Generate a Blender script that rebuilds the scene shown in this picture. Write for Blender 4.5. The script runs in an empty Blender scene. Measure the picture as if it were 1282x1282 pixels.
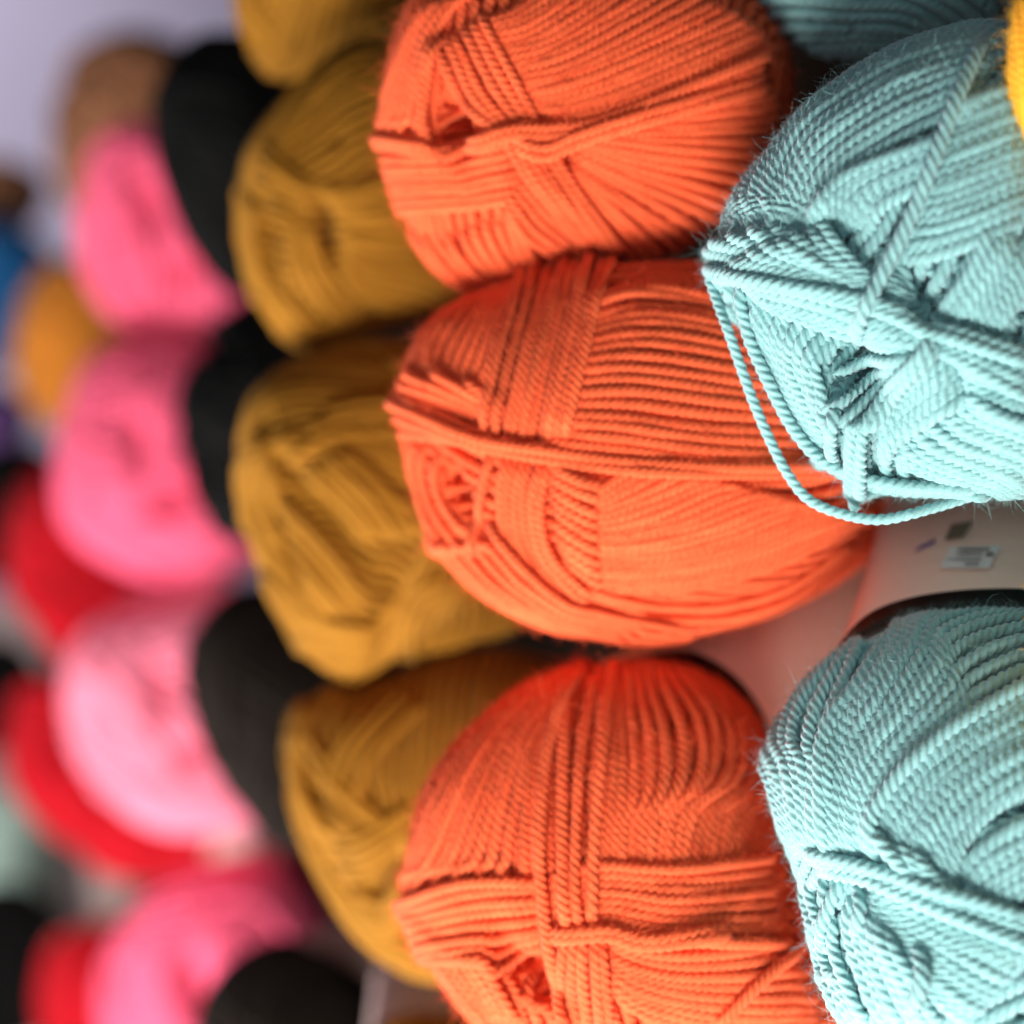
# Close-up of wound yarn balls stacked in rows: aqua, orange, mustard, black, pink, red ...
import bpy, math
import numpy as np
from mathutils import Vector

rng = np.random.default_rng(7)
SC = bpy.context.scene
COL = SC.collection
F = 1761.0            # focal length in photo pixels (1282 wide)
CX = CY = 641.0

# ------------------------------------------------------------------ camera maths
def ray(px):
    px = np.atleast_2d(np.asarray(px, float))
    d = np.stack([(px[:, 0]-CX)/F, np.ones(len(px)), -(px[:, 1]-CY)/F], 1)
    return d

def norm(a):
    return a/np.maximum(np.linalg.norm(a, axis=-1, keepdims=True), 1e-12)

def V(ox, oy, sc, *lines):
    return [[(ox+x/sc, oy+y/sc) for x, y in l] for l in lines]

# ------------------------------------------------------------------ materials
def yarn_mat(name, col, sheen=0.25, var=0.10, rough=0.85, bump=0.35, scale=2600.0, sheen_tint=None, sss=0.0):
    m = bpy.data.materials.new(name); m.use_nodes = True
    nt = m.node_tree; N = nt.nodes; L = nt.links
    b = N['Principled BSDF']
    b.inputs['Roughness'].default_value = rough
    b.inputs['Specular IOR Level'].default_value = 0.15
    b.inputs['Sheen Weight'].default_value = sheen
    b.inputs['Sheen Roughness'].default_value = 0.45
    if sss:
        b.inputs['Subsurface Weight'].default_value = sss; b.inputs['Subsurface Scale'].default_value = .0016
        b.inputs['Subsurface Radius'].default_value = (1, .6, .5)
    if sheen_tint: b.inputs['Sheen Tint'].default_value = (*sheen_tint, 1)
    at = N.new('ShaderNodeAttribute'); at.attribute_name = 'shade'
    tc = N.new('ShaderNodeTexCoord')
    no = N.new('ShaderNodeTexNoise'); no.inputs['Scale'].default_value = scale; no.inputs['Detail'].default_value = 3
    L.new(tc.outputs['Object'], no.inputs['Vector'])
    # dyed wool varies a little from strand to strand and fibre to fibre
    ad = N.new('ShaderNodeMath'); ad.operation = 'MULTIPLY_ADD'; ad.inputs[1].default_value = 0.35
    L.new(no.outputs['Fac'], ad.inputs[0]); L.new(at.outputs['Fac'], ad.inputs[2])
    mr = N.new('ShaderNodeMapRange'); mr.inputs['From Min'].default_value = 0.1; mr.inputs['From Max'].default_value = 1.25
    mr.inputs['To Min'].default_value = 1-var; mr.inputs['To Max'].default_value = 1+var
    L.new(ad.outputs[0], mr.inputs['Value'])
    vm = N.new('ShaderNodeVectorMath'); vm.operation = 'SCALE'; vm.inputs[0].default_value = col
    L.new(mr.outputs[0], vm.inputs['Scale']); L.new(vm.outputs[0], b.inputs['Base Color'])
    bp = N.new('ShaderNodeBump'); bp.inputs['Strength'].default_value = bump; bp.inputs['Distance'].default_value = 0.0004
    L.new(no.outputs['Fac'], bp.inputs['Height']); L.new(bp.outputs['Normal'], b.inputs['Normal'])
    return m

def plain_mat(name, col, rough=0.6, spec=0.3, noise=0.0, scale=60.0):
    m = bpy.data.materials.new(name); m.use_nodes = True
    nt = m.node_tree; b = nt.nodes['Principled BSDF']
    b.inputs['Roughness'].default_value = rough; b.inputs['Specular IOR Level'].default_value = spec
    b.inputs['Base Color'].default_value = (*col, 1)
    if noise:
        tc = nt.nodes.new('ShaderNodeTexCoord'); no = nt.nodes.new('ShaderNodeTexNoise')
        no.inputs['Scale'].default_value = scale; no.inputs['Detail'].default_value = 4
        nt.links.new(tc.outputs['Object'], no.inputs['Vector'])
        mr = nt.nodes.new('ShaderNodeMapRange'); mr.inputs['To Min'].default_value = 1-noise; mr.inputs['To Max'].default_value = 1+noise
        nt.links.new(no.outputs['Fac'], mr.inputs['Value'])
        vm = nt.nodes.new('ShaderNodeVectorMath'); vm.operation = 'SCALE'; vm.inputs[0].default_value = col
        nt.links.new(mr.outputs[0], vm.inputs['Scale']); nt.links.new(vm.outputs[0], b.inputs['Base Color'])
    return m

# ------------------------------------------------------------------ mesh helpers
def make_mesh(name, verts, quads, mat, parent=None, shade=None, smooth=True, origin=None, mats=None, midx=None):
    verts = np.asarray(verts, np.float32)
    if origin is not None: verts = verts-np.asarray(origin, np.float32)
    quads = np.asarray(quads, np.int32)
    me = bpy.data.meshes.new(name)
    nv, nf = len(verts), len(quads)
    me.vertices.add(nv); me.vertices.foreach_set('co', verts.ravel())
    me.loops.add(nf*4); me.loops.foreach_set('vertex_index', quads.ravel())
    me.polygons.add(nf)
    me.polygons.foreach_set('loop_start', np.arange(nf, dtype=np.int32)*4)
    me.polygons.foreach_set('use_smooth', np.full(nf, smooth))
    for m_ in (mats or [mat]): me.materials.append(m_)
    if midx is not None: me.polygons.foreach_set('material_index', np.asarray(midx, np.int32))
    if shade is not None:
        a = me.attributes.new('shade', 'FLOAT', 'POINT'); a.data.foreach_set('value', np.asarray(shade, np.float32))
    me.update(); me.validate()
    o = bpy.data.objects.new(name, me); COL.objects.link(o)
    if parent is not None: o.parent = parent
    return o

class MB:
    def __init__(s): s.v = []; s.q = []; s.s = []; s.n = 0
    def add(s, v, q, sh=0.5):
        s.v.append(np.asarray(v, np.float32)); s.q.append(np.asarray(q, np.int64)+s.n); s.s.append(np.full(len(v), sh, np.float32)); s.n += len(v)
    def build(s, name, mat, parent, origin):
        if not s.v: return None
        return make_mesh(name, np.concatenate(s.v), np.concatenate(s.q), mat, parent, np.concatenate(s.s), True, origin)

def blur1(a, sig):
    k = int(max(1, math.ceil(sig*2.5))); x = np.arange(-k, k+1); w = np.exp(-.5*(x/sig)**2); w /= w.sum()
    return np.convolve(np.pad(a, k, mode='edge'), w, mode='valid')

def runmax(a, k):
    p = np.pad(a, k, mode='edge')
    return np.max(np.lib.stride_tricks.sliding_window_view(p, 2*k+1), axis=1)

def catmull(P, per=30):
    P = np.asarray(P, float)
    if len(P) == 2:
        t = np.linspace(0, 1, per)[:, None]; return P[0]*(1-t)+P[1]*t
    Q = np.vstack([2*P[0]-P[1], P, 2*P[-1]-P[-2]]); out = []
    for i in range(1, len(Q)-2):
        t = np.linspace(0, 1, per, endpoint=False)[:, None]
        a, b, c, d = Q[i-1], Q[i], Q[i+1], Q[i+2]
        out.append(.5*((2*b)+(c-a)*t+(2*a-5*b+4*c-d)*t*t+(3*b-a-3*c+d)*t**3))
    out.append(P[-1:]); return np.vstack(out)

def resample(C, n):
    d = np.r_[0, np.cumsum(np.linalg.norm(np.diff(C, axis=0), axis=1))]
    s = np.linspace(0, d[-1], n)
    return np.stack([np.interp(s, d, C[:, k]) for k in range(C.shape[1])], 1)

# ------------------------------------------------------------------ a twisted plied strand
def tube(mb, P, Nn, r, pitch, lobes=3, seg=15, ringstep=None, squash=0.92, phase=None, shade=0.5, lo=.45):
    """sweep a lobed cross section whose plies twist along the path P (uniform samples)"""
    n = len(P)
    T = np.gradient(P, axis=0); T = norm(T)
    Nn = norm(Nn-T*np.sum(Nn*T, 1, keepdims=True)); B = np.cross(T, Nn)
    ds = np.linalg.norm(np.diff(P, axis=0), axis=1); s = np.r_[0, np.cumsum(ds)]
    phase = rng.uniform(0, 6.28) if phase is None else phase
    ang = np.arange(seg)/seg*2*math.pi
    if lobes:
        dl = np.abs((ang*lobes/(2*math.pi)+.5) % 1-.5)*2*math.pi/lobes
        o, q = lo, 1-lo
        rad = o*np.cos(dl)+np.sqrt(np.maximum(q*q-(o*np.sin(dl))**2, 0.01))
        tw = phase-2*math.pi*s/pitch
    else:
        rad = np.ones(seg); tw = np.zeros(n)+phase
    a = ang[None, :]+tw[:, None]
    rr = np.broadcast_to(np.asarray(r), (n,))[:, None]*rad[None, :]
    # close the two ends
    taper = np.clip(np.minimum(np.arange(n), np.arange(n)[::-1])/2.0, 0.15, 1)[:, None]
    rr = rr*taper
    X = P[:, None, :]+Nn[:, None, :]*(np.cos(a)*rr*squash)[..., None]+B[:, None, :]*(np.sin(a)*rr)[..., None]
    idx = np.arange(n*seg).reshape(n, seg)
    nx = np.roll(idx, -1, 1)
    q = np.stack([idx[:-1], nx[:-1], nx[1:], idx[1:]], -1).reshape(-1, 4)
    mb.add(X.reshape(-1, 3), q, shade)

# ------------------------------------------------------------------ the ball of yarn
OCT = 420
class Ball:
    def __init__(s, name, label, cat, group, c, z, outline, mat, wpx, inset=2.0, flat=0.75, lobes=3, seg=15, pitchk=2.3, fuzz=0, base=1, seed=1, fams=None, fuzzlen=1.0, squash=.92, holes=(), back=1.0, lo=.45, lay_flat=.55):
        s.lo = lo; s.lay_flat = lay_flat; s.hairw = .14 if mat.name.startswith('aqua') else .22
        global rng
        rng = np.random.default_rng(seed)
        s.mat = mat; s.lobes = lobes; s.seg = seg
        s.c = ray(c)[0]*z
        s.w = -s.c/np.linalg.norm(s.c); s.u = norm(np.array([1., 0, 0])-s.w*s.w[0]); s.v = np.cross(s.w, s.u)
        s.M = np.stack([s.u, s.v, s.w])          # rows: local axes
        s.px = z/F
        s.wd = wpx*s.px                            # strand diameter
        s.pitch = s.wd*pitchk
        # outline -> polar radius around the centre
        o = catmull(list(outline)+[outline[0]], 12)
        r = ray(o); t = (s.c@s.w)/(r@s.w); q = (r*t[:, None]-s.c)@s.M.T
        al = np.arctan2(q[:, 1], q[:, 0]) % (2*math.pi); R = np.hypot(q[:, 0], q[:, 1])
        d = np.linalg.norm(s.c); R = R*np.cos(np.arctan(R/d))
        k = np.argsort(al); al, R = al[k], R[k]
        g = np.linspace(0, 2*math.pi, 721)[:-1]
        s.Rt = np.interp(g, np.r_[al-2*math.pi, al, al+2*math.pi], np.tile(R, 3))
        s.Rt = blur1(np.tile(s.Rt, 3), 6)[720:1440]
        s.Ro = s.Rt.copy()
        s.Rt = s.Rt-inset*s.wd
        s.D = flat*s.Rt.mean(); s.Do = s.D+inset*s.wd
        # the skein reaches back towards the shelf, to the right
        s.ex = s.Rt.mean()*back; s.Db = s.Rt.mean()*1.25; s.dimples = []
        for hp, hr, hd, ha, hs in holes:
            d0 = s.pick([hp])[0]; ax = np.array([math.cos(math.radians(ha)), math.sin(math.radians(ha)), 0]); t1 = norm(ax-d0*(ax@d0)); k = hr*s.px/s.Rt.mean()
            s.dimples.append((d0, t1, np.cross(d0, t1), k, k*hs, hd*s.px))
        s.H = np.zeros((OCT, OCT), np.float32)
        s.mb = MB(); s.samples = []
        s.root = bpy.data.objects.new(name, None); COL.objects.link(s.root)
        s.origin = s.c-np.array([0, 0, 1.])*s.Ro[540]
        s.root.location = s.origin; s.root.empty_display_size = .01
        s.root['label'] = label; s.root['category'] = cat
        if group: s.root['group'] = group
        s.fuzz = fuzz; s.fuzzlen = fuzzlen; s.sq = squash
        s.core()
        fams = fams if fams is not None else [(rng.normal(size=3), 1.0)]
        for nrm, cov in fams: s.rings(np.asarray(nrm, float), cov)
    def Rof(s, a, tab):
        return np.interp(a % (2*math.pi), np.linspace(0, 2*math.pi, 721), np.r_[tab, tab[0]])
    def S(s, d):
        """unit direction -> local surface point and normal"""
        R = s.Rof(np.arctan2(d[..., 1], d[..., 0]), s.Rt)
        back = np.minimum(d[..., 2], 0)
        p = np.stack([R*d[..., 0]-back*s.ex, R*d[..., 1], np.where(d[..., 2] > 0, s.D, s.Db)*d[..., 2]], -1)
        n = norm(np.stack([d[..., 0]/R, d[..., 1]/R, d[..., 2]/s.D], -1))
        for d0, t1, t2, s1, s2, dep in s.dimples:
            e = ((d-d0)@t1/s1)**2+((d-d0)@t2/s2)**2+np.where(d@d0 < 0, 9., 0.)
            p = p-n*(dep*np.exp(-e))[..., None]
        return p, n
    def Sinv(s, p):
        dz = np.where(p[..., 2] > 0, p[..., 2]/s.D, p[..., 2]/s.Db)
        x = p[..., 0]+np.clip(dz, -1, 0)*s.ex
        R = s.Rof(np.arctan2(p[..., 1], x), s.Rt)
        return norm(np.stack([x/R, p[..., 1]/R, dz], -1))
    def octi(s, d):
        q = d/np.sum(np.abs(d), -1, keepdims=True); x, y = q[..., 0], q[..., 1]
        f = q[..., 2] < 0
        fx = np.where(f, (1-np.abs(y))*np.where(x >= 0, 1, -1), x); fy = np.where(f, (1-np.abs(x))*np.where(y >= 0, 1, -1), y)
        return (np.clip(((fx+1)/2*(OCT-1)+.5).astype(int), 0, OCT-1), np.clip(((fy+1)/2*(OCT-1)+.5).astype(int), 0, OCT-1))
    def pick(s, pts):
        """where on the ball (unit direction) a strand seen at these picture points runs"""
        r = ray(pts); cw = s.c@s.w
        rw = r@s.w
        tgt = np.zeros(len(r))
        for _ in range(12):
            t = (tgt+cw)/rw; q = (r*t[:, None]-s.c)@s.M.T
            R = s.Rof(np.arctan2(q[:, 1], q[:, 0]), s.Ro); rho = np.hypot(q[:, 0], q[:, 1])/R
            tgt = .5*tgt+.5*s.Do*np.sqrt(np.maximum(0, 1-np.minimum(rho, 1)**2))
        a = np.arctan2(q[:, 1], q[:, 0])
        over = rho > 1
        rb = np.where(over, np.clip(2-rho, .2, 1), rho)
        z = np.sqrt(np.maximum(0, 1-rb*rb))*np.where(over, -1, 1)
        return norm(np.stack([rb*np.cos(a), rb*np.sin(a), z], 1))
    def core(s):
        nu, nv = 96, 48
        th = np.linspace(0, math.pi, nv); ph = np.arange(nu)/nu*2*math.pi
        d = np.stack([np.sin(th)[:, None]*np.cos(ph), np.sin(th)[:, None]*np.sin(ph), np.cos(th)[:, None]*np.ones(nu)], -1)
        p, n = s.S(d.reshape(-1, 3)); p = p-n*s.wd*.15
        idx = np.arange(nu*nv).reshape(nv, nu); nx = np.roll(idx, -1, 1)
        q = np.stack([idx[:-1], idx[1:], nx[1:], nx[:-1]], -1).reshape(-1, 4)
        s.mb.add(s.c+p@s.M, q, .5)
    def lay(s, curves, r=None, closed=False, sink=True, mb=None, lift=0.0, tension=1.0, jit=1.0):
        """lay strands over whatever already lies on the ball"""
        r = r or s.wd*.59; step = s.wd/ (5.2 if s.lobes else 1.6)
        done = []
        for d in curves:
            p, n = s.S(norm(d)); L = np.linalg.norm(np.diff(p, axis=0), axis=1).sum()
            m = max(8, int(L/step)); d = norm(resample(d, m))
            p, n = s.S(d)
            p = resample(p, m); d = s.Sinv(p); p, n = s.S(d)
            T = norm(np.gradient(p, axis=0)); b = np.cross(T, n)
            x = np.arange(m)*step
            # hand-wound wobble
            wob = np.interp(x, np.linspace(0, x[-1], max(4, int(x[-1]/(9*s.wd)))), rng.normal(size=max(4, int(x[-1]/(9*s.wd)))))
            p = p+b*(blur1(wob, s.wd*2/step)*s.wd*.10*jit)[:, None]
            hs = []
            for o in (-.38, 0, .38):
                i, j = s.octi(s.Sinv(p+b*o*s.wd)); hs.append(s.H[i, j])
            h0 = np.max(hs, 0)*.6+np.mean(hs, 0)*.4
            k = max(1, int(.8*s.wd/step))
            h = blur1(runmax(h0, k), .9*s.wd/step)
            hb = blur1(runmax(h0, 3*k), 3.5*s.wd/step)
            h = np.maximum(h, hb*tension*.92)
            h = h+r*(.72+rng.normal()*.09*jit)+lift
            if sink:
                e = np.minimum(x, x[-1]-x)/(2.2*s.wd)
                h = h-np.clip(1-e, 0, 1)**2*s.wd*1.3
            i, j = s.octi(d); _, n = s.S(d)
            P = s.c+(p+n*h[:, None])@s.M
            rs = r*(1+.05*jit*rng.normal()+.04*blur1(rng.normal(size=m), 6)*3)
            tube(mb or s.mb, P, n@s.M, np.clip(rs, r*.75, r*1.25), s.pitch*(1+.06*rng.normal()), s.lobes, s.seg, squash=s.sq, lo=s.lo, shade=np.clip(.5+.22*rng.normal(), 0, 1))
            done.append((p, b, h, r)); s.samples.append((P, n@s.M))
        for p, b, h, r in done:
            for o, dr in ((-.42, .35), (-.2, .62), (0, .7), (.2, .62), (.42, .35)):
                i, j = s.octi(s.Sinv(p+b*o*s.wd)); np.maximum.at(s.H, (i, j), (h+r*dr).astype(np.float32))
        return done
    def rings(s, nrm, cov=1.0):
        """one full layer: parallel turns all round the ball"""
        nrm = norm(nrm); a = norm(np.cross(nrm, [.3, .5, .8])); b = np.cross(nrm, a)
        Rm = s.Rt.mean(); k = int(2*Rm*1.25/s.wd*cov); cs = []
        for th in (np.arange(k)+.5)/k*math.pi:
            if math.sin(th) < .06: continue
            t = np.linspace(0, 2*math.pi, 120)[:, None]+rng.uniform(0, 6.28)
            cs.append(norm(nrm*math.cos(th)+math.sin(th)*(a*np.cos(t)+b*np.sin(t))))
        s.lay(cs, sink=False, jit=.8)
    def wrap(s, nrm, off, n=5):
        """a bundle of n turns side by side, all the way round"""
        nrm = norm(np.asarray(nrm, float)); a = norm(np.cross(nrm, [.3, .5, .8])); b = np.cross(nrm, a); cs = []
        Rm = s.Rt.mean(); t0 = rng.uniform(0, 6.28)
        for i in range(n):
            c = off+(i-(n-1)/2)*s.wd/Rm*.97
            if abs(c) > .96: continue
            t = np.linspace(0, 2*math.pi, 120)[:, None]+t0
            cs.append(norm(nrm*c+math.sqrt(1-c*c)*(a*np.cos(t)+b*np.sin(t))))
        s.lay(cs, sink=False)
    def band(s, A, B=None, n=None, dens=1.0, k=1.0, **kw):
        """a bundle of strands running between edge line A and edge line B"""
        a = resample(catmull(A), 60)
        if B is None:
            cs = [s.pick(a)]
        else:
            b = resample(catmull(B), 60); da, db = s.pick(a), s.pick(b)
            if n is None:
                pa, _ = s.S(da); pb, _ = s.S(db); wdt = np.linalg.norm(pa-pb, axis=1)
                n = max(2, int(round(np.percentile(wdt, 70)/s.wd*dens*1.1))+1)
            pa, _ = s.S(da); pb, _ = s.S(db)
            cs = []
            for i in range(n):
                f = np.clip((i+rng.normal()*.06)/(n-1), 0, 1) if n > 1 else .5
                cs.append(s.Sinv(pa*(1-f)+pb*f))
        return s.lay(cs, r=s.wd*.59*k, **kw)
    def hairs(s):
        """loose fibres standing off and lying along the outer strands"""
        if not s.fuzz: return
        P = np.concatenate([p for p, n in s.samples]); Nn = np.concatenate([n for p, n in s.samples])
        T = np.concatenate([norm(np.gradient(p, axis=0)) for p, n in s.samples])
        # only outer fibres
        q = (P-s.c)@s.M.T; d = s.Sinv(q); i, j = s.octi(d); p0, n0 = s.S(d)
        ht = np.sum((q-p0)*n0, 1); ok = np.where((ht > s.H[i, j]-s.wd*.75) & (d[:, 2] > -.35))[0]
        pickd = rng.choice(ok, s.fuzz)
        P, Nn, T = P[pickd], Nn[pickd], T[pickd]; B = np.cross(T, Nn); m = s.fuzz
        a = rng.uniform(-1.4, 1.4, m)[:, None]
        out = norm(Nn*np.cos(a)+B*np.sin(a)); start = P+out*s.wd*.40
        flat = rng.random(m)[:, None] < s.lay_flat
        dirv = norm(np.where(flat, T*rng.choice([-1, 1], m)[:, None]+out*.18+B*rng.normal(0, .35, (m, 1)), out*rng.uniform(.35, 1, (m, 1))+T*rng.normal(0, .7, (m, 1))+B*rng.normal(0, .5, (m, 1))))
        Ln = s.wd*s.fuzzlen*rng.gamma(2.2, .40, m)[:, None]
        curl = rng.normal(0, .55, (m, 3)); K = 5; pts = []
        cur = start-dirv*s.wd*.12; dv = dirv
        for k in range(K):
            pts.append(cur); cur = cur+dv*Ln/(K-1); dv = norm(dv+curl*.45-Nn*.10+rng.normal(0, .12, (m, 3)))
        pts = np.stack(pts, 1); side = norm(np.cross(dirv, rng.normal(size=(m, 3))))
        hw = s.px*s.hairw*rng.uniform(.6, 1.2, m)[:, None, None]*np.array([1, 1, .9, .75, .35])[None, :, None]
        X = np.stack([pts-side[:, None]*hw, pts+side[:, None]*hw], 2).reshape(-1, 3)
        base = (np.arange(m)*K*2)[:, None]
        qd = np.concatenate([np.stack([base[:, 0]+2*k, base[:, 0]+2*k+1, base[:, 0]+2*k+3, base[:, 0]+2*k+2], 1) for k in range(K-1)])
        s.mb.add(X, qd, .75)
    def finish(s, part='wound_yarn'):
        s.hairs()
        return s.mb.build(part, s.mat, s.root, s.origin)
    # ---- paper band round the waist of the skein
    def paper(s, E, mat, edge_mat, w0=-.05, scale=1.0, edge=.0030, grow=.25, face=90, width=80, low=.93):
        E = np.asarray(E, float); g = np.linspace(0, 2*math.pi, 241)[:-1]
        dg = np.abs((np.degrees(g)-face+180) % 360-180); f = np.clip((width-dg)/28, 0, 1); f = f*f*(3-2*f)
        R = s.Rof(g, s.Ro)*(low+(scale-low)*f); nE = 12; s.rimR = R
        rim = np.stack([R*np.cos(g), R*np.sin(g), np.full(len(g), w0*s.D)], 1)
        s.rim, s.E, s.grow = rim, E, grow; gm = np.array([1, 1, 0])*grow*f[:, None]; s.gf = f
        nr = norm(np.stack([np.cos(g), np.sin(g), 0*g], 1))
        def strip(t0, t1, off, k):
            t = np.linspace(t0, t1, k); out = []
            for o in (off, off-.0003):
                out.append((rim+nr*o)[None]+(E+rim*gm)[None]*t[:, None, None])
            X = np.concatenate([o.reshape(-1, 3) for o in out]); n = len(g)
            ix = np.arange(k*n).reshape(k, n); nx = np.roll(ix, -1, 1)
            q1 = np.stack([ix[:-1], nx[:-1], nx[1:], ix[1:]], -1).reshape(-1, 4); q2 = q1[:, ::-1]+k*n
            e1 = np.stack([ix[0], ix[0]+k*n, nx[0]+k*n, nx[0]], -1); e2 = np.stack([ix[-1], nx[-1], nx[-1]+k*n, ix[-1]+k*n], -1)
            return s.c+X@s.M, np.concatenate([q1, q2, e1, e2])
        v, q = strip(0, 1, 0, nE)
        s.paper_ob = make_mesh('paper_band', v, q, mat, s.root, origin=s.origin)
        le = edge/np.linalg.norm(E)
        v, q = strip(-.02, le, .0004, 2)
        e = make_mesh('band_edge', v, q, edge_mat, s.paper_ob, origin=s.origin)
        return s.paper_ob
    def on_paper(s, pts, off):
        g = np.linspace(0, 2*math.pi, 1441)[:-1]; R = s.Rof(g, s.Ro)
        rim = np.stack([np.interp(g, np.linspace(0, 2*math.pi, 241), np.r_[s.rim[:, k], s.rim[0, k]]) for k in range(3)], 1)
        nr = np.stack([np.cos(g), np.sin(g), 0*g], 1)
        t = np.linspace(0.0, 1, 160)
        X = (rim+nr*off)[None]+(s.E+rim*np.array([1, 1, 0])*s.grow*np.interp(g, np.linspace(0, 2*math.pi, 241), np.r_[s.gf, s.gf[0]])[:, None])[None]*t[:, None, None]; W = (s.c+X.reshape(-1, 3)@s.M)
        pxl = np.stack([CX+F*W[:, 0]/W[:, 1], CY-F*W[:, 2]/W[:, 1]], 1)
        up = np.tile(nr[:, 1] > .0, len(t))
        out = []
        for p in pts:
            e = np.linalg.norm(pxl-p, axis=1)+np.where(up, 0, 1e6)
            near = np.where(e < max(1.3, e.min()+.1))[0]; out.append(W[near[np.argmin(W[near, 1])]])   # the side that faces us
        return np.array(out)
    def sticker(s, quad, lines):
        V_, Q_, I_ = [], [], []; n0 = 0
        for k, q in enumerate([quad]+lines):
            n, m = (22, 12) if k == 0 else (16, 5)
            v, qd = s.patch(q, .0010 if k == 0 else .0017, n, m)
            V_.append(v); Q_.append(qd+n0); I_.append(np.full(len(qd), min(k, 1))); n0 += len(v)
        return make_mesh('price_sticker', np.concatenate(V_), np.concatenate(Q_), None, s.paper_ob, origin=s.origin, mats=[M_STICK, M_INK], midx=np.concatenate(I_))
    def smooth_paper(s, pts, off):
        # a smooth quadratic sheet through the band's surface, lifted by the paper's thickness
        p = np.asarray(pts, float); lo, hi = p.min(0)-4, p.max(0)+4
        a, b = np.meshgrid(np.linspace(lo[0], hi[0], 16), np.linspace(lo[1], hi[1], 9)); g = np.stack([a.ravel(), b.ravel()], 1)
        X = s.on_paper(g, 0.0)
        e = np.hypot(CX+F*X[:, 0]/X[:, 1]-g[:, 0], CY-F*X[:, 2]/X[:, 1]-g[:, 1]); ok = e < 1.5
        mu = g.mean(0); sd = g.std(0)+1e-9
        def basis(q):
            x, y = ((q-mu)/sd).T
            return np.stack([x*0+1, x, y, x*x, x*y, y*y], 1)
        # depth along each sight line, smoothed; then lifted off the band by the paper's thickness
        co = np.linalg.lstsq(basis(g[ok]), X[ok, 1], rcond=None)[0]
        w = ray(p)*(basis(p)@co)[:, None]
        return w-norm(w)*off
    def print_patch(s, name, quad, mat, off=.0005, n=8, m=4):
        v, qd = s.patch(quad, off, n, m)
        return make_mesh(name, v, qd, mat, s.paper_ob, origin=s.origin)
    def patch(s, quad, off, n, m):
        q = np.asarray(quad, float); a, b = np.meshgrid(np.linspace(0, 1, n), np.linspace(0, 1, m), indexing='ij')
        a, b = a.ravel()[:, None], b.ravel()[:, None]
        pts = q[0]*(1-a)*(1-b)+q[1]*a*(1-b)+q[2]*a*b+q[3]*(1-a)*b
        v = s.smooth_paper(pts, off); ix = np.arange(n*m).reshape(n, m)
        qd = np.stack([ix[:-1, :-1], ix[1:, :-1], ix[1:, 1:], ix[:-1, 1:]], -1).reshape(-1, 4)
        return v, qd

# ------------------------------------------------------------------ colours
M_TEAL = yarn_mat('aqua_yarn', (.26, .52, .52), sheen=.9, sheen_tint=(.86, .80, .95))
M_ORANGE = yarn_mat('orange_yarn', (.86, .132, .044), sheen=.25, sheen_tint=(1, .65, .5), var=.16)
M_MUSTARD = yarn_mat('mustard_yarn', (.315, .132, .010), sheen=.12, sheen_tint=(1, .8, .4))
M_YELLOW = yarn_mat('yellow_yarn', (.90, .47, .035), sheen=.2, sheen_tint=(1, .9, .5))
M_BLACK = yarn_mat('black_yarn', (.003, .003, .003), sheen=.0)
M_BROWN = yarn_mat('dark_brown_yarn', (.010, .006, .004), sheen=.02)
M_PINK = yarn_mat('pink_yarn', (.95, .13, .25), sheen=.1)
M_LITPINK = yarn_mat('lit_pink_yarn', (.93, .24, .35), sheen=.1)  # pink yarn with strong light painted in as a paler colour
M_RED = yarn_mat('red_yarn', (.52, .005, .014), sheen=.05)
M_TAN = yarn_mat('tan_yarn', (.40, .17, .08), sheen=.1)
M_AMBER = yarn_mat('amber_yarn', (.75, .26, .03), sheen=.1)
M_BLUE = yarn_mat('blue_yarn', (.02, .17, .45), sheen=.1)
M_PURPLE = yarn_mat('violet_yarn', (.25, .12, .38), sheen=.1)
M_MINT = yarn_mat('mint_yarn', (.55, .75, .66), sheen=.1)
M_PAPER = plain_mat('kraft_paper', (.94, .70, .58), rough=.55, noise=.06, scale=120)
M_PALEPAPER = plain_mat('pale_paper', (.85, .64, .60), rough=.55, noise=.05, scale=120)
M_EDGE = plain_mat('black_print', (.012, .012, .011), rough=.5)
M_STICK = plain_mat('white_sticker', (.80, .80, .78), rough=.4)
M_INK = plain_mat('grey_ink', (.22, .23, .23), rough=.6)
M_VIOLETINK = plain_mat('violet_ink', (.22, .15, .36), rough=.6)
M_OLIVEINK = plain_mat('olive_ink', (.20, .18, .13), rough=.6)

V1 = (440, 0, 2.787); V2 = (480, 300, 2.003); V3 = (480, 800, 2.289); V4 = (860, 0, 3.038); V5 = (860, 300, 2.787); V6 = (920, 720, 2.281)
V7 = (0, 0, 2.288); V8 = (0, 500, 1.639)
def bands(ball, view, specs):
    for sp in specs:
        kw = sp[2] if len(sp) > 2 else {}
        L = V(*view, *[l for l in sp[:2] if l is not None])
        ball.band(L[0], L[1] if len(L) > 1 else None, **kw)

ORANGE_G = 'orange yarn balls stacked in a column'
TEAL_G = 'aqua yarn balls in the nearest column'

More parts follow.
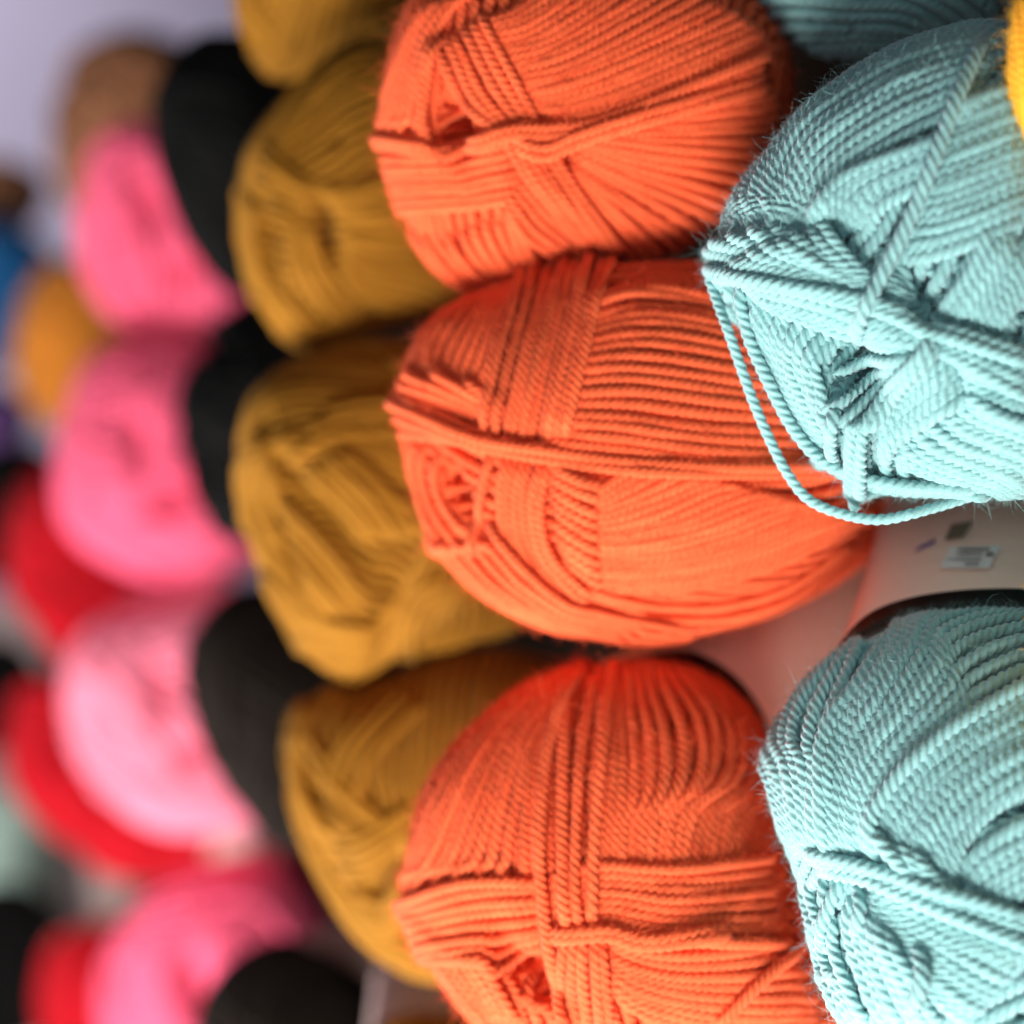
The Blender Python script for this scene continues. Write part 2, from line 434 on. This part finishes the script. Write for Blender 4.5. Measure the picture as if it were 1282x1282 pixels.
# ---- orange, upper
o1 = Ball('yarn_ball', 'uppermost orange yarn ball, with a dark triangular hole near its left side', 'yarn ball', ORANGE_G,
          (735, 135), .297, [(500, 0), (560, -70), (700, -110), (850, -80), (950, -10), (995, 90), (975, 200), (900, 290), (800, 328), (700, 348), (610, 367), (555, 350), (520, 310), (490, 250), (474, 190), (470, 130), (480, 60)],
          M_ORANGE, 11.8, fuzz=50000, back=.45, flat=.60, lo=.42, squash=.78,  holes=[((560, 158), 28, 60, 120, .6)], seed=11, fams=[((.2, 1, .3), 1.0), ((1, .1, .25), .9)])
bands(o1, V1, [
    ([(430, 60), (560, 30), (760, -120)], [(640, 440), (950, 365), (1500, 150)]),
    ([(780, 430), (1100, 400), (1520, 330)], [(740, 600), (880, 780), (1010, 920)]),
    ([(85, 520), (110, 300), (200, 100), (300, -20)], [(270, 500), (270, 300), (290, 100), (400, -60)]),
    ([(60, 560), (300, 555), (560, 500)], [(120, 740), (380, 730), (620, 700)]),
    ([(60, 600), (200, 850), (380, 1050)], [(560, 720), (600, 860), (650, 960)]),
    ([(590, 560), (740, 690), (930, 870)], [(530, 700), (600, 820), (720, 900)]),
    ([(430, 20), (540, 230), (640, 430), (760, 640), (960, 880)], [(270, 130), (390, 360), (520, 480), (620, 640), (830, 870)], dict(n=6)),
    ([(250, 540), (250, 300), (280, 120)], [(275, 560), (272, 300), (310, 120)], dict(n=2)),
    ([(60, 480), (250, 510), (400, 500), (560, 455), (720, 450), (900, 415), (1480, 180)], [(60, 500), (250, 530), (420, 520), (570, 480), (720, 480), (900, 440), (1480, 220)], dict(n=2)),
    ([(560, 490), (680, 520), (860, 450), (1480, 260)], [(560, 520), (680, 550), (860, 480), (1480, 300)], dict(n=2)),
])
o1.finish()

# ---- orange, middle
o2 = Ball('yarn_ball', 'orange yarn ball with upright strands above a long horizontal thread, middle of three', 'yarn ball', ORANGE_G,
          (790, 560), .301, [(499, 490), (503, 560), (520, 630), (545, 685), (590, 742), (640, 777), (700, 795), (800, 802), (900, 788), (980, 758), (1040, 717), (1085, 665), (1105, 600), (1085, 480), (1030, 390), (950, 338), (850, 322), (760, 322), (680, 332), (600, 365), (545, 395), (515, 432)],
          M_ORANGE, 11.8, fuzz=60000, flat=.60, lo=.42, squash=.78,  holes=[((566, 622), 32, 45, 125, .5)], seed=12, fams=[((1, .2, .2), 1.0), ((.2, 1, .4), .9)])
o2x = MB()
bands(o2, V2, [
    ([(60, 420), (70, 270), (180, 150), (330, 40)], [(210, 420), (260, 300), (310, 150), (430, 40)]),
    ([(430, 100), (600, 60), (850, 60)], [(500, 200), (650, 120), (870, 140), (1050, 190)], dict(n=5)),
    ([(500, 170), (650, 125), (860, 150), (1080, 220)], [(380, 500), (600, 525), (850, 555), (1240, 560)], dict(n=16)),
    ([(40, 390), (150, 420), (300, 470)], [(190, 340), (240, 380), (310, 430)], dict(n=5)),
    ([(500, 660), (590, 600), (660, 560)], [(505, 880), (750, 880), (1000, 820), (1220, 700)], dict(n=21)),
    ([(400, 560), (470, 600), (550, 630)], [(430, 800), (480, 830), (560, 880)], dict(n=9)),
    ([(30, 420), (60, 620), (140, 800)], [(130, 520), (150, 640), (210, 760)], dict(n=7)),
    ([(420, 850), (700, 930), (1000, 890), (1260, 700)], [(500, 980), (800, 1005), (1000, 980), (1220, 860)], dict(n=8)),
    ([(300, 530), (285, 680), (330, 830), (470, 980)], [(405, 550), (385, 680), (420, 800), (540, 900)], dict(n=6)),
    ([(250, 720), (400, 860), (560, 930), (800, 975)], [(90, 700), (220, 870), (400, 970), (640, 1020)], dict(n=7)),
    ([(270, 520), (235, 630), (215, 800)], None),
    ([(375, 40), (290, 270), (245, 500)], [(445, 40), (368, 280), (312, 510)], dict(n=4)),
    ([(458, 45), (385, 280), (330, 512)], [(515, 50), (440, 270), (388, 510)], dict(n=3)),
    ([(525, 50), (452, 300), (402, 500)], [(580, 50), (505, 280), (445, 500)], dict(n=3)),
    ([(10, 380), (140, 440), (270, 500)], [(20, 480), (150, 500), (270, 525)], dict(n=6)),
    ([(10, 400), (220, 497), (400, 532), (620, 562), (860, 572), (1240, 560)], [(10, 440), (220, 515), (400, 552), (620, 582), (860, 590), (1240, 585)], dict(n=2, mb=o2x)),
])
o2.finish(); o2x.build('crossing_thread', M_ORANGE, o2.root, o2.origin)

# ---- orange, lower
o3 = Ball('yarn_ball', 'orange yarn ball with a black edged paper band, lowest of the orange column', 'yarn ball', ORANGE_G,
          (765, 1085), .298, [(770, 822), (700, 830), (650, 850), (600, 888), (555, 933), (520, 990), (502, 1060), (503, 1120), (518, 1180), (548, 1240), (590, 1292), (660, 1340), (800, 1375), (950, 1345), (1025, 1282), (1012, 1180), (988, 1090), (962, 1000), (943, 920), (912, 868), (870, 838), (820, 824)],
          M_ORANGE, 12.8, fuzz=60000, flat=.60, lo=.42, squash=.78,  holes=[((655, 1228), 44, 50, 128, .5)], seed=13, fams=[((.2, 1, .3), 1.0), ((1, .1, .3), .9)])
bands(o3, V3, [
    ([(30, 760), (110, 520), (250, 290), (500, 90)], [(430, 700), (425, 500), (460, 260), (580, 60)]),
    ([(620, 60), (630, 350), (620, 690)], [(960, 60), (1100, 350), (1110, 680)], dict(dens=.9)),
    ([(60, 760), (150, 950), (310, 1150)], [(200, 900), (290, 960), (390, 1130)]),
    ([(640, 880), (850, 920), (1200, 880)], [(630, 1000), (760, 1090), (1000, 1140), (1280, 1130)], dict(n=9)),
    ([(460, 690), (620, 655), (850, 660), (1130, 620)], [(460, 870), (640, 830), (850, 870), (1180, 870)], dict(n=8)),
    ([(30, 770), (230, 700), (450, 695)], [(110, 920), (300, 915), (450, 890)], dict(n=8)),
    ([(515, 840), (505, 980), (525, 1150)], [(625, 850), (640, 990), (655, 1150)], dict(n=5)),
    ([(510, 120), (500, 400), (510, 720), (525, 860)], [(600, 90), (560, 400), (548, 700), (570, 860)], dict(n=2)),
    ([(560, 90), (475, 300), (443, 600), (455, 800), (485, 980), (530, 1150)], None),
    ([(660, 60), (615, 400), (597, 600), (595, 850)], None),
    ([(460, 850), (640, 838), (760, 865), (1010, 830)], [(460, 870), (640, 858), (760, 885), (1010, 850)], dict(n=2)),
    ([(1210, 860), (1100, 970), (930, 1130)], None),
])
o3.finish()
o3.paper((.045, .026, -.05), M_PAPER, M_EDGE, w0=-.12, scale=1.025, face=40, width=56, grow=.8)

# ---- aqua, main
t2 = Ball('yarn_ball', 'aqua yarn ball with a loose drooping thread and a pale thread across its front', 'yarn ball', TEAL_G,
          (1185, 335), .257, [(877, 330), (889, 285), (914, 235), (954, 180), (1000, 125), (1060, 78), (1120, 43), (1190, 20), (1260, 13), (1360, 30), (1460, 90), (1520, 200), (1530, 350), (1480, 500), (1400, 590), (1282, 630), (1180, 641), (1110, 638), (1058, 622), (1008, 582), (958, 512), (928, 450), (900, 390), (882, 358)],
          M_TEAL, 15.5, fuzz=90000, squash=.85, inset=2.6, flat=.52, holes=[((1062, 478), 44, 62, 160, .75), ((1150, 372), 30, 34, 125, .5)], seed=21, fams=[((.5, .8, .3), 1.0), ((.9, -.4, .3), .9)], fuzzlen=.9)
bands(t2, V4, [
    ([(60, 1000), (190, 650), (430, 350), (760, 130), (1100, 30)], [(400, 900), (540, 650), (780, 480), (960, 390), (1130, 300)], dict(n=22)),
    ([(960, 420), (1100, 340), (1330, 260)], [(780, 1000), (950, 970), (1150, 900), (1330, 800)], dict(n=17)),
    ([(410, 850), (590, 650), (900, 510), (1010, 450)], [(640, 880), (720, 760), (850, 690), (960, 640)], dict(n=9)),
])
bands(t2, V5, [
    ([(640, 130), (720, 200), (800, 260)], [(720, 60), (790, 160), (850, 260)], dict(n=4)),
    ([(60, 70), (200, 120), (420, 180)], [(250, -60), (400, 30), (580, 170)]),
    ([(90, 110), (300, 150), (640, 240)], [(420, -80), (530, 60), (660, 190)], dict(n=9)),
    ([(850, 300), (1000, 110), (1090, -80)], [(1080, 380), (1180, 200), (1300, 30)], dict(n=7)),
    ([(500, 520), (570, 485), (660, 520)], [(460, 600), (540, 560), (640, 570)], dict(n=3)),
    ([(900, 420), (1000, 470), (1250, 560)], [(960, 590), (1080, 610), (1250, 660)], dict(n=6)),
    ([(970, 580), (1100, 640), (1260, 700)], [(670, 800), (850, 870), (1150, 930)], dict(n=14)),
    ([(620, 690), (750, 540), (880, 430), (930, 400)], [(650, 850), (720, 740), (880, 640), (990, 580)], dict(n=7)),
    ([(170, 200), (250, 500), (370, 690), (490, 820)], [(480, 350), (455, 480), (465, 620), (510, 750)], dict(n=9)),
    ([(580, 340), (700, 360), (860, 410)], [(590, 450), (690, 490), (780, 450)], dict(n=5)),
    ([(510, 590), (500, 700), (495, 800)], None),
    ([(60, 110), (170, 420), (320, 680), (490, 830), (700, 915), (1050, 930)], [(120, 150), (240, 420), (370, 660), (520, 815), (720, 885), (1050, 900)], dict(n=3)),
    ([(120, 160), (400, 220), (600, 290), (880, 360), (1250, 480)], [(210, 240), (400, 300), (590, 350), (870, 410), (1250, 590)], dict(n=5)),
    ([(60, 110), (350, 160), (620, 215), (850, 300), (1250, 430)], [(70, 140), (350, 190), (610, 250), (840, 330), (1250, 470)], dict(n=2)),
    ([(850, 330), (810, 420), (610, 600), (565, 720), (575, 930)], [(880, 370), (840, 440), (640, 620), (595, 730), (600, 930)], dict(n=2)),
])
t2x = MB()
bands(t2, V4, [([(1140, 100), (1040, 330), (940, 580), (860, 760), (745, 1000), (700, 1090), (650, 1210), (620, 1330)], None, dict(k=1.02, mb=t2x))])
t2.finish(); t2x.build('crossing_thread', M_TEAL, t2.root, t2.origin)
# the loose thread that droops clear of the ball
Lp = np.array(V(*V5, [(75, 130), (112, 235), (150, 335), (190, 450), (236, 575), (290, 700), (350, 815), (430, 910), (560, 962), (690, 976), (850, 938), (1000, 890), (1080, 840)])[0])
lt = catmull(Lp, 40)
off = np.interp(np.linspace(0, 1, len(lt)), [0, .15, .5, .8, 1], [.004, .009, .010, .009, .000])
r_ = ray(lt); tt = (t2.c@t2.w+off)/(r_@t2.w); Pl = resample(r_*tt[:, None], 520)
mbl = MB(); tube(mbl, Pl, np.tile(t2.w, (len(Pl), 1)), t2.wd*.47, t2.pitch, 3, 15, shade=.6)
Lq = ray(catmull(V(*V5, [(560, 800), (570, 880), (590, 950)])[0], 20)); tq = (t2.c@t2.w+.006)/(Lq@t2.w)
Pq = resample(Lq*tq[:, None], 60); tube(mbl, Pq, np.tile(t2.w, (60, 1)), t2.wd*.47, t2.pitch, 3, 15, shade=.6)
mbl.build('loose_thread', M_TEAL, t2.root, t2.origin)

# ---- aqua, lower
t3 = Ball('yarn_ball', 'bright aqua yarn ball with a barcode sticker, lowest of the aqua column', 'yarn ball', TEAL_G,
          (1255, 1085), .255, [(1282, 751), (1200, 753), (1120, 766), (1050, 800), (1000, 845), (962, 900), (945, 945), (947, 1000), (965, 1060), (985, 1110), (1000, 1160), (1013, 1220), (1033, 1282), (1070, 1345), (1160, 1405), (1300, 1425), (1450, 1380), (1540, 1250), (1560, 1060), (1490, 880), (1390, 780)],
          M_TEAL, 16, fuzz=90000, squash=.85, inset=2.5, flat=.52, seed=22, fams=[((.8, .5, .3), 1.0), ((.3, -.9, .3), .9)], fuzzlen=.9)
bands(t3, V6, [
    ([(330, 860), (540, 980), (880, 1110)], [(330, 950), (400, 1060), (560, 1230), (680, 1330)], dict(n=12)),
    ([(600, 900), (680, 780), (900, 640)], [(720, 1010), (760, 950), (940, 860)], dict(n=8)),
    ([(170, 230), (60, 430), (80, 600), (140, 820)], [(340, 170), (240, 400), (205, 600), (205, 810)], dict(n=9)),
    ([(370, 820), (400, 680), (560, 480), (900, 270)], [(600, 930), (640, 760), (740, 650), (920, 540)], dict(n=16)),
    ([(220, 820), (225, 480), (330, 280), (480, 100), (760, 20)], [(370, 830), (380, 650), (560, 450), (900, 240)], dict(n=14)),
    ([(370, 720), (430, 800), (540, 910)], [(470, 760), (540, 850), (660, 950)], dict(n=4)),
    ([(130, 850), (185, 1000), (210, 1120), (290, 1330)], [(200, 840), (250, 1000), (265, 1100), (360, 1330)], dict(n=5)),
    ([(300, 900), (300, 1050), (400, 1330)], [(400, 1000), (480, 1150), (560, 1330)], dict(n=6)),
    ([(500, 1070), (525, 1170), (490, 1290)], None),
    ([(275, 850), (235, 1030), (250, 1100)], None),
    ([(310, 880), (345, 960), (320, 1060)], None),
    ([(150, 790), (350, 835), (560, 905), (900, 1010)], [(190, 840), (350, 880), (540, 960), (900, 1110)], dict(n=4)),
])
t3.finish()
t3.paper((.030, .034, -.055), M_PAPER, M_EDGE, w0=-.15, scale=1.02, edge=.0022, face=82, width=58, grow=.9)
def pq(*p): return [(1040+x/5.298, 600+y/5.298) for x, y in p]
t3.sticker(pq((790, 445), (1135, 440), (1050, 590), (725, 592)),
           [pq((a, y0), (b, y0-2), (b-8, y1-2), (a-8, y1)) for a, b, y0, y1 in [(845, 1060, 455, 472), (835, 1010, 490, 500), (770, 1000, 525, 538), (785, 985, 556, 572), (1035, 1085, 485, 510)]])
t3.print_patch('printed_mark', pq((800, 300), (945, 275), (880, 385), (755, 405)), M_OLIVEINK, .0010, 14, 8)
t3.print_patch('printed_mark', pq((590, 440), (700, 390), (680, 430), (550, 485)), M_VIOLETINK, .0010, 14, 8)

# ---- aqua, upper (only its underside shows)
t1 = Ball('yarn_ball', 'aqua yarn ball cut by the top edge of the photo', 'yarn ball', TEAL_G,
          (1130, -90), .285, [(900, -5), (935, 15), (965, 40), (1000, 68), (1040, 80), (1090, 78), (1160, 60), (1250, 30), (1330, -30), (1370, -120), (1320, -220), (1180, -280), (1000, -240), (900, -140), (880, -60)],
          M_TEAL, 14, fuzz=5000, seed=23, fams=[((.25, 1, .3), 1.0), ((.3, 1, -.2), .9)])
t1.finish()

# ---- yellow, nearest column
YG = 'yellow yarn balls at the right edge'
y1 = Ball('yarn_ball', 'fuzzy yellow yarn ball at the upper right corner of the photo', 'yarn ball', YG,
          (1425, 60), .225, [(1254, 40), (1252, 100), (1262, 155), (1285, 200), (1340, 245), (1430, 260), (1530, 220), (1600, 80), (1560, -60), (1450, -130), (1340, -90), (1275, -20)],
          M_YELLOW, 15, fuzz=60000, seed=31, fams=[((.2, .4, 1), 1.0), ((1, .3, .2), .9)], fuzzlen=.8)
y1.finish()

y2 = Ball('yarn_ball', 'yellow yarn ball showing only a sliver, at the right edge between the aqua balls', 'yarn ball', YG,
          (1440, 745), .235, [(1277, 745), (1285, 690), (1310, 640), (1370, 595), (1440, 582), (1520, 610), (1580, 680), (1600, 760), (1570, 840), (1500, 895), (1420, 905), (1340, 880), (1290, 820)],
          M_YELLOW, 15, fuzz=5000, seed=32, fams=[((.2, .4, 1), 1.0), ((1, .3, .2), .9)], fuzzlen=.8)
y2.finish()

# ---- mustard column
MG = 'mustard yarn balls stacked in a column'
def blurred(label, group, c, z, outline, mat, seed, wpx=14, lobes=0, seg=8, inset=1.6, wraps=5, flat=.75, fams=None, n=6, holes=()):
    b = Ball('yarn_ball', label, 'yarn ball', group, c, z, outline, mat, wpx, inset=inset, flat=flat, lobes=lobes, seg=seg, seed=seed, squash=.9, fams=fams, holes=holes)
    for k in range(wraps): b.wrap(rng.normal(size=3), rng.uniform(-.4, .4), n)
    return b
m0 = blurred('mustard yarn ball cut by the top edge, topmost of the mustard column', MG, (400, -30), .405, [(288, -20), (300, 40), (335, 95), (375, 100), (430, 75), (490, 40), (530, -30), (490, -130), (390, -160), (310, -110)], M_MUSTARD, 41, 11)
m0.finish()
m1 = blurred('mustard yarn ball with two small dark holes, left of the uppermost orange ball', MG, (455, 260), .39, [(297, 290), (300, 210), (325, 155), (380, 95), (440, 55), (520, 60), (590, 140), (620, 260), (590, 360), (540, 395), (450, 428), (385, 442), (342, 415), (312, 365)], M_MUSTARD, 42, 11, wraps=3, holes=[((334, 305), 28, 45, 100, .4), ((405, 285), 30, 40, 110, .35)])
bands(m1, V7, [
    ([(680, 500), (660, 650), (700, 800), (810, 1000)], [(745, 560), (735, 680), (780, 820), (920, 1000)]),
    ([(840, 600), (830, 700), (880, 850), (990, 960)], [(880, 620), (920, 740), (980, 850), (1060, 930)]),
    ([(740, 620), (800, 640), (860, 680)], [(740, 560), (820, 600), (880, 620)]),
    ([(960, 640), (1050, 600), (1250, 580)], [(970, 760), (1040, 870), (1250, 920)]),
    ([(740, 400), (850, 510), (1000, 530), (1250, 470)], [(720, 510), (870, 590), (1000, 590), (1250, 560)]),
])
m1.finish()
m2 = blurred('mustard yarn ball with crossing ribbons, widest of the mustard column', MG, (490, 625), .385, [(288, 590), (293, 520), (328, 465), (400, 432), (500, 422), (600, 445), (690, 520), (720, 650), (680, 760), (590, 815), (490, 835), (440, 850), (388, 822), (338, 762), (303, 680)], M_MUSTARD, 43, 11, wraps=3, holes=[((352, 690), 40, 50, 110, .3), ((400, 640), 85, 30, 135, .14)])
bands(m2, V8, [
    ([(590, 150), (680, 250), (740, 310)], [(680, 90), (790, 180), (870, 300)]),
    ([(600, 60), (560, 160), (600, 290), (720, 430)], [(560, 60), (500, 200), (550, 340), (680, 500)]),
    ([(560, 200), (680, 330), (760, 430)], [(540, 240), (640, 370), (730, 470)]),
    ([(640, 20), (750, 0), (900, 0)], [(570, 140), (680, 70), (880, 60)], dict(n=3)),
    ([(500, 400), (640, 520), (780, 540)], [(520, 350), (660, 460), (800, 480)]),
    ([(820, 560), (825, 460), (870, 380), (960, 360)], [(850, 560), (850, 470), (890, 400), (960, 385)], dict(n=2)),
])
m2.finish()
m3 = blurred('bright mustard yarn ball partly hidden by the orange ball with the paper band', MG, (560, 1020), .385, [(356, 960), (366, 900), (405, 858), (500, 828), (600, 800), (700, 830), (760, 950), (730, 1100), (650, 1200), (560, 1242), (500, 1228), (440, 1180), (390, 1090), (360, 1020)], M_MUSTARD, 44, 11, wraps=3, holes=[((392, 1000), 40, 36, 125, .3), ((478, 1100), 38, 28, 55, .3)])
bands(m3, V8, [
    ([(640, 620), (620, 720), (650, 830), (720, 900)], [(600, 640), (590, 740), (620, 860), (690, 950)]),
    ([(660, 900), (740, 900), (860, 820)], [(680, 980), (760, 980), (880, 880)]),
    ([(700, 1000), (780, 1040), (860, 960)], [(720, 1060), (800, 1100), (890, 1040)]),
    ([(660, 800), (700, 690), (820, 560)], [(720, 840), (760, 720), (880, 600)], dict(n=4)),
])
m3.finish()
m4 = blurred('mustard yarn ball with a pale paper band, cut by the bottom edge', MG, (590, 1400), .40, [(440, 1330), (480, 1282), (540, 1268), (620, 1275), (720, 1330), (750, 1420), (700, 1530), (580, 1560), (470, 1500), (430, 1410)], M_MUSTARD, 45, 12)
m4.finish(); m4.paper((.005, .018, -.05), M_PALEPAPER, M_PALEPAPER, w0=-.1)

# ---- black / dark brown column
BG = 'black and dark brown yarn balls in a blurred column'
for i, (lab, c, o, m, pap) in enumerate([
    ('black yarn ball beside the topmost pink ball', (290, 205), [(190, 130), (213, 70), (265, 33), (330, 55), (380, 140), (395, 250), (365, 330), (305, 372), (255, 332), (215, 270), (192, 200)], M_BLACK, 0),
    ('black yarn ball between the middle pink ball and the widest mustard ball', (335, 545), [(220, 560), (228, 480), (263, 410), (310, 375), (390, 395), (450, 480), (450, 600), (390, 680), (330, 692), (278, 677), (238, 630)], M_BLACK, 0),
    ('dark brown yarn ball beside the palest pink ball', (350, 895), [(228, 840), (243, 780), (288, 738), (360, 735), (450, 800), (480, 900), (440, 1010), (370, 1062), (320, 1032), (268, 960), (238, 890)], M_BROWN, 0),
    ('dark brown yarn ball with a pale paper band at the bottom edge of the photo', (375, 1310), [(243, 1270), (278, 1212), (340, 1175), (400, 1188), (455, 1230), (498, 1300), (480, 1400), (380, 1460), (265, 1400)], M_BROWN, 1)]):
    b = blurred(lab, BG, c, .55, o, m, 50+i, 11); b.finish()
    if pap: b.paper((.045, .014, -.05), M_PALEPAPER, M_PALEPAPER, w0=-.1, grow=.1, face=50, width=70)

# ---- pink column
PG = 'pink yarn balls in a blurred column'
for i, (lab, c, o, m) in enumerate([
    ('pink yarn ball below the tan ball, topmost of the pink column', (210, 285), [(93, 280), (108, 210), (138, 160), (180, 148), (240, 165), (310, 250), (315, 370), (265, 420), (180, 427), (130, 392), (103, 340)], M_PINK),
    ('pink yarn ball directly above the palest pink ball', (195, 575), [(63, 590), (78, 510), (108, 450), (160, 420), (250, 420), (320, 500), (335, 640), (300, 712), (240, 738), (170, 722), (108, 682), (73, 640)], M_PINK),
    ('pink yarn ball paled by strong light, lightest of the pink column', (220, 890), [(78, 880), (88, 820), (138, 760), (220, 728), (300, 728), (375, 830), (375, 980), (312, 1040), (220, 1052), (150, 1022), (103, 960)], M_LITPINK),
    ('pink yarn ball cut by the bottom edge, lowest of the pink column', (265, 1250), [(123, 1282), (133, 1200), (178, 1130), (250, 1082), (345, 1072), (400, 1150), (420, 1280), (350, 1400), (220, 1420), (140, 1360)], M_PINK)]):
    b = blurred(lab, PG, c, .80, o, m, 60+i, 11, holes=[((c[0]-25, c[1]-20), 34, 40, 100, .5), ((c[0]+25, c[1]+60), 30, 34, 40, .5)]); b.finish()

# ---- red column
RG = 'red yarn balls in a blurred column'
for i, (lab, c, o, pap) in enumerate([
    ('red yarn ball below the amber ball, topmost of the red column', (90, 705), [(4, 680), (18, 620), (60, 578), (120, 590), (180, 680), (195, 760), (140, 822), (90, 842), (38, 792), (10, 740)], 0),
    ('red yarn ball curving under the palest pink ball', (155, 975), [(6, 960), (13, 890), (50, 848), (120, 838), (210, 900), (300, 1000), (305, 1070), (240, 1097), (160, 1107), (80, 1062), (28, 1010)], 0),
    ('red yarn ball with a pale paper band, lowest of the red column', (145, 1275), [(42, 1250), (62, 1180), (130, 1148), (200, 1158), (260, 1250), (250, 1380), (140, 1400), (58, 1340)], 1)]):
    b = blurred(lab, RG, c, 1.0, o, M_RED, 70+i, 11, holes=[((c[0]-30, c[1]+20), 34, 40, 60, .4)]); b.finish()
    if pap: b.paper((.03, .018, -.06), M_PAPER, M_PAPER, w0=-.1, grow=.05, face=80, width=75)

# ---- far balls at the left edge
for i, (lab, c, z, o, m, g) in enumerate([
    ('tan brown yarn ball against the grey wall, above the topmost pink ball', (150, 155), .80, [(60, 170), (76, 85), (138, 38), (215, 45), (262, 130), (235, 240), (150, 290), (82, 260)], M_TAN, None),
    ('amber yarn ball at the left, beside the pink balls', (90, 430), .86, [(13, 430), (28, 370), (70, 322), (125, 328), (170, 400), (165, 490), (110, 543), (53, 533), (23, 490)], M_AMBER, None),
    ('blue yarn ball cut by the left edge', (-25, 370), 1.0, [(-110, 370), (-80, 310), (-20, 280), (35, 290), (48, 350), (30, 430), (-20, 470), (-90, 440)], M_BLUE, None),
    ('small tan brown yarn ball above the blue ball', (-5, 225), 1.06, [(-60, 230), (-40, 200), (10, 195), (45, 225), (50, 260), (30, 292), (-30, 295), (-60, 260)], M_TAN, None),
    ('violet yarn ball above the black balls at the left edge', (-30, 520), .98, [(-90, 510), (-60, 478), (0, 475), (30, 505), (35, 540), (10, 570), (-50, 575), (-90, 545)], M_PURPLE, None),
    ('black yarn ball at the left edge, beside the topmost red ball', (-10, 640), .86, [(-80, 630), (-40, 570), (20, 552), (58, 575), (55, 660), (20, 720), (-40, 730), (-80, 690)], M_BLACK, 'black yarn balls at the left edge'),
    ('black yarn ball at the left edge, between two red balls', (-25, 865), .90, [(-80, 860), (-50, 810), (10, 795), (40, 840), (30, 910), (-10, 950), (-60, 930)], M_BLACK, 'black yarn balls at the left edge'),
    ('mint yarn ball at the left edge, above a black ball', (-5, 1050), 1.0, [(-70, 1050), (-40, 1000), (20, 985), (75, 1020), (80, 1080), (40, 1130), (-30, 1130), (-70, 1100)], M_MINT, None),
    ('black yarn ball in the lower left corner', (0, 1210), .86, [(-80, 1200), (-50, 1130), (20, 1103), (68, 1140), (80, 1210), (50, 1290), (-10, 1320), (-70, 1280)], M_BLACK, 'black yarn balls at the left edge')]):
    b = blurred(lab, g, c, z*1.34, o, m, 80+i, 12); b.finish()

# ------------------------------------------------------------------ wall far behind
def quad_box(name, x0, x1, y0, y1, z0, z1, mat):
    v = [(x, y, z) for x in (x0, x1) for y in (y0, y1) for z in (z0, z1)]
    q = [(0, 1, 3, 2), (4, 6, 7, 5), (0, 4, 5, 1), (2, 3, 7, 6), (0, 2, 6, 4), (1, 5, 7, 3)]
    o = make_mesh(name, v, q, mat, smooth=False); o['kind'] = 'structure'; return o
quad_box('wall', -3.2, 2.4, 2.5, 2.54, -2.2, 2.2, plain_mat('lilac_grey_paint', (.57, .50, .63), rough=.8, noise=.08, scale=3))

# board behind the skeins, added and coloured near-black for shade in the gaps
bd = np.array([-.53, .848]); bn = np.array([.848, .53]); b0 = np.array([.079, .257])+bn*.135
pts = [b0+bd*t+bn*e for t in (-.35, .62) for e in (0, .012)]
bv = [(p[0], p[1], z) for p in pts for z in (-.45, .45)]
bo = make_mesh('shelf_back_wall', bv, [(0, 1, 3, 2), (4, 6, 7, 5), (0, 4, 5, 1), (2, 3, 7, 6), (0, 2, 6, 4), (1, 5, 7, 3)], plain_mat('gap_shade_board', (.012, .008, .006), rough=.9, spec=0, noise=.1, scale=20), smooth=False)
bo['kind'] = 'structure'
pts = [b0+bd*t+bn*e for t in (.63, 2.6) for e in (0, .03)]
bv = [(p[0], p[1], z) for p in pts for z in (-.9, -.10)]
so = make_mesh('shelf_lower_wall', bv, [(0, 1, 3, 2), (4, 6, 7, 5), (0, 4, 5, 1), (2, 3, 7, 6), (0, 2, 6, 4), (1, 5, 7, 3)], plain_mat('pale_board', (.62, .46, .42), rough=.7, noise=.1, scale=6), smooth=False)
so['kind'] = 'structure'
# ------------------------------------------------------------------ camera, light, render
cam = bpy.data.cameras.new('camera'); co = bpy.data.objects.new('camera', cam); COL.objects.link(co)
co.rotation_euler = (math.pi/2, 0, 0)
cam.sensor_width = 36; cam.lens = 36*F/1282; cam.clip_start = .01; cam.clip_end = 20
cam.dof.use_dof = True; cam.dof.focus_distance = .252
APERTURE = .0108
cam.dof.aperture_fstop = cam.lens/1000/APERTURE
SC.camera = co

def area(name, loc, target, size, power, col):
    l = bpy.data.lights.new(name, 'AREA'); l.shape = 'DISK'; l.size = size; l.energy = power; l.color = col
    o = bpy.data.objects.new(name, l); COL.objects.link(o); o.location = loc
    o.rotation_euler = (Vector(target)-Vector(loc)).to_track_quat('-Z', 'Y').to_euler()
    return o
area('shop_lamp', (-.06, .06, -.28), (.05, .28, -.03), .17, 2.7, (1, .96, .91))
area('background_key', (-.45, .34, -.54), (-.16, .8, -.06), .25, 9.5, (1, .96, .93))  # added second key that brightens the far columns
area('front_fill', (-.28, -.40, .02), (.06, .3, 0), .5, .75, (.95, .94, 1))  # added soft fill from behind the camera, lifts the paper bands
area('wall_fill', (-1.7, 1.4, 1.1), (-1.2, 2.5, .8), .5, 18, (.92, .92, 1))  # added only to brighten the wall far behind
w = bpy.data.worlds.new('World'); SC.world = w; w.use_nodes = True
w.node_tree.nodes['Background'].inputs['Color'].default_value = (.80, .85, 1, 1)
w.node_tree.nodes['Background'].inputs['Strength'].default_value = .045
SC.view_settings.view_transform = 'Standard'; SC.view_settings.look = 'None'; SC.view_settings.gamma = 1; SC.view_settings.exposure = 0
SC.view_settings.use_curve_mapping = False
SC.render.engine = 'CYCLES'
SC.cycles.use_denoising = True; SC.cycles.max_bounces = 8; SC.cycles.diffuse_bounces = 5
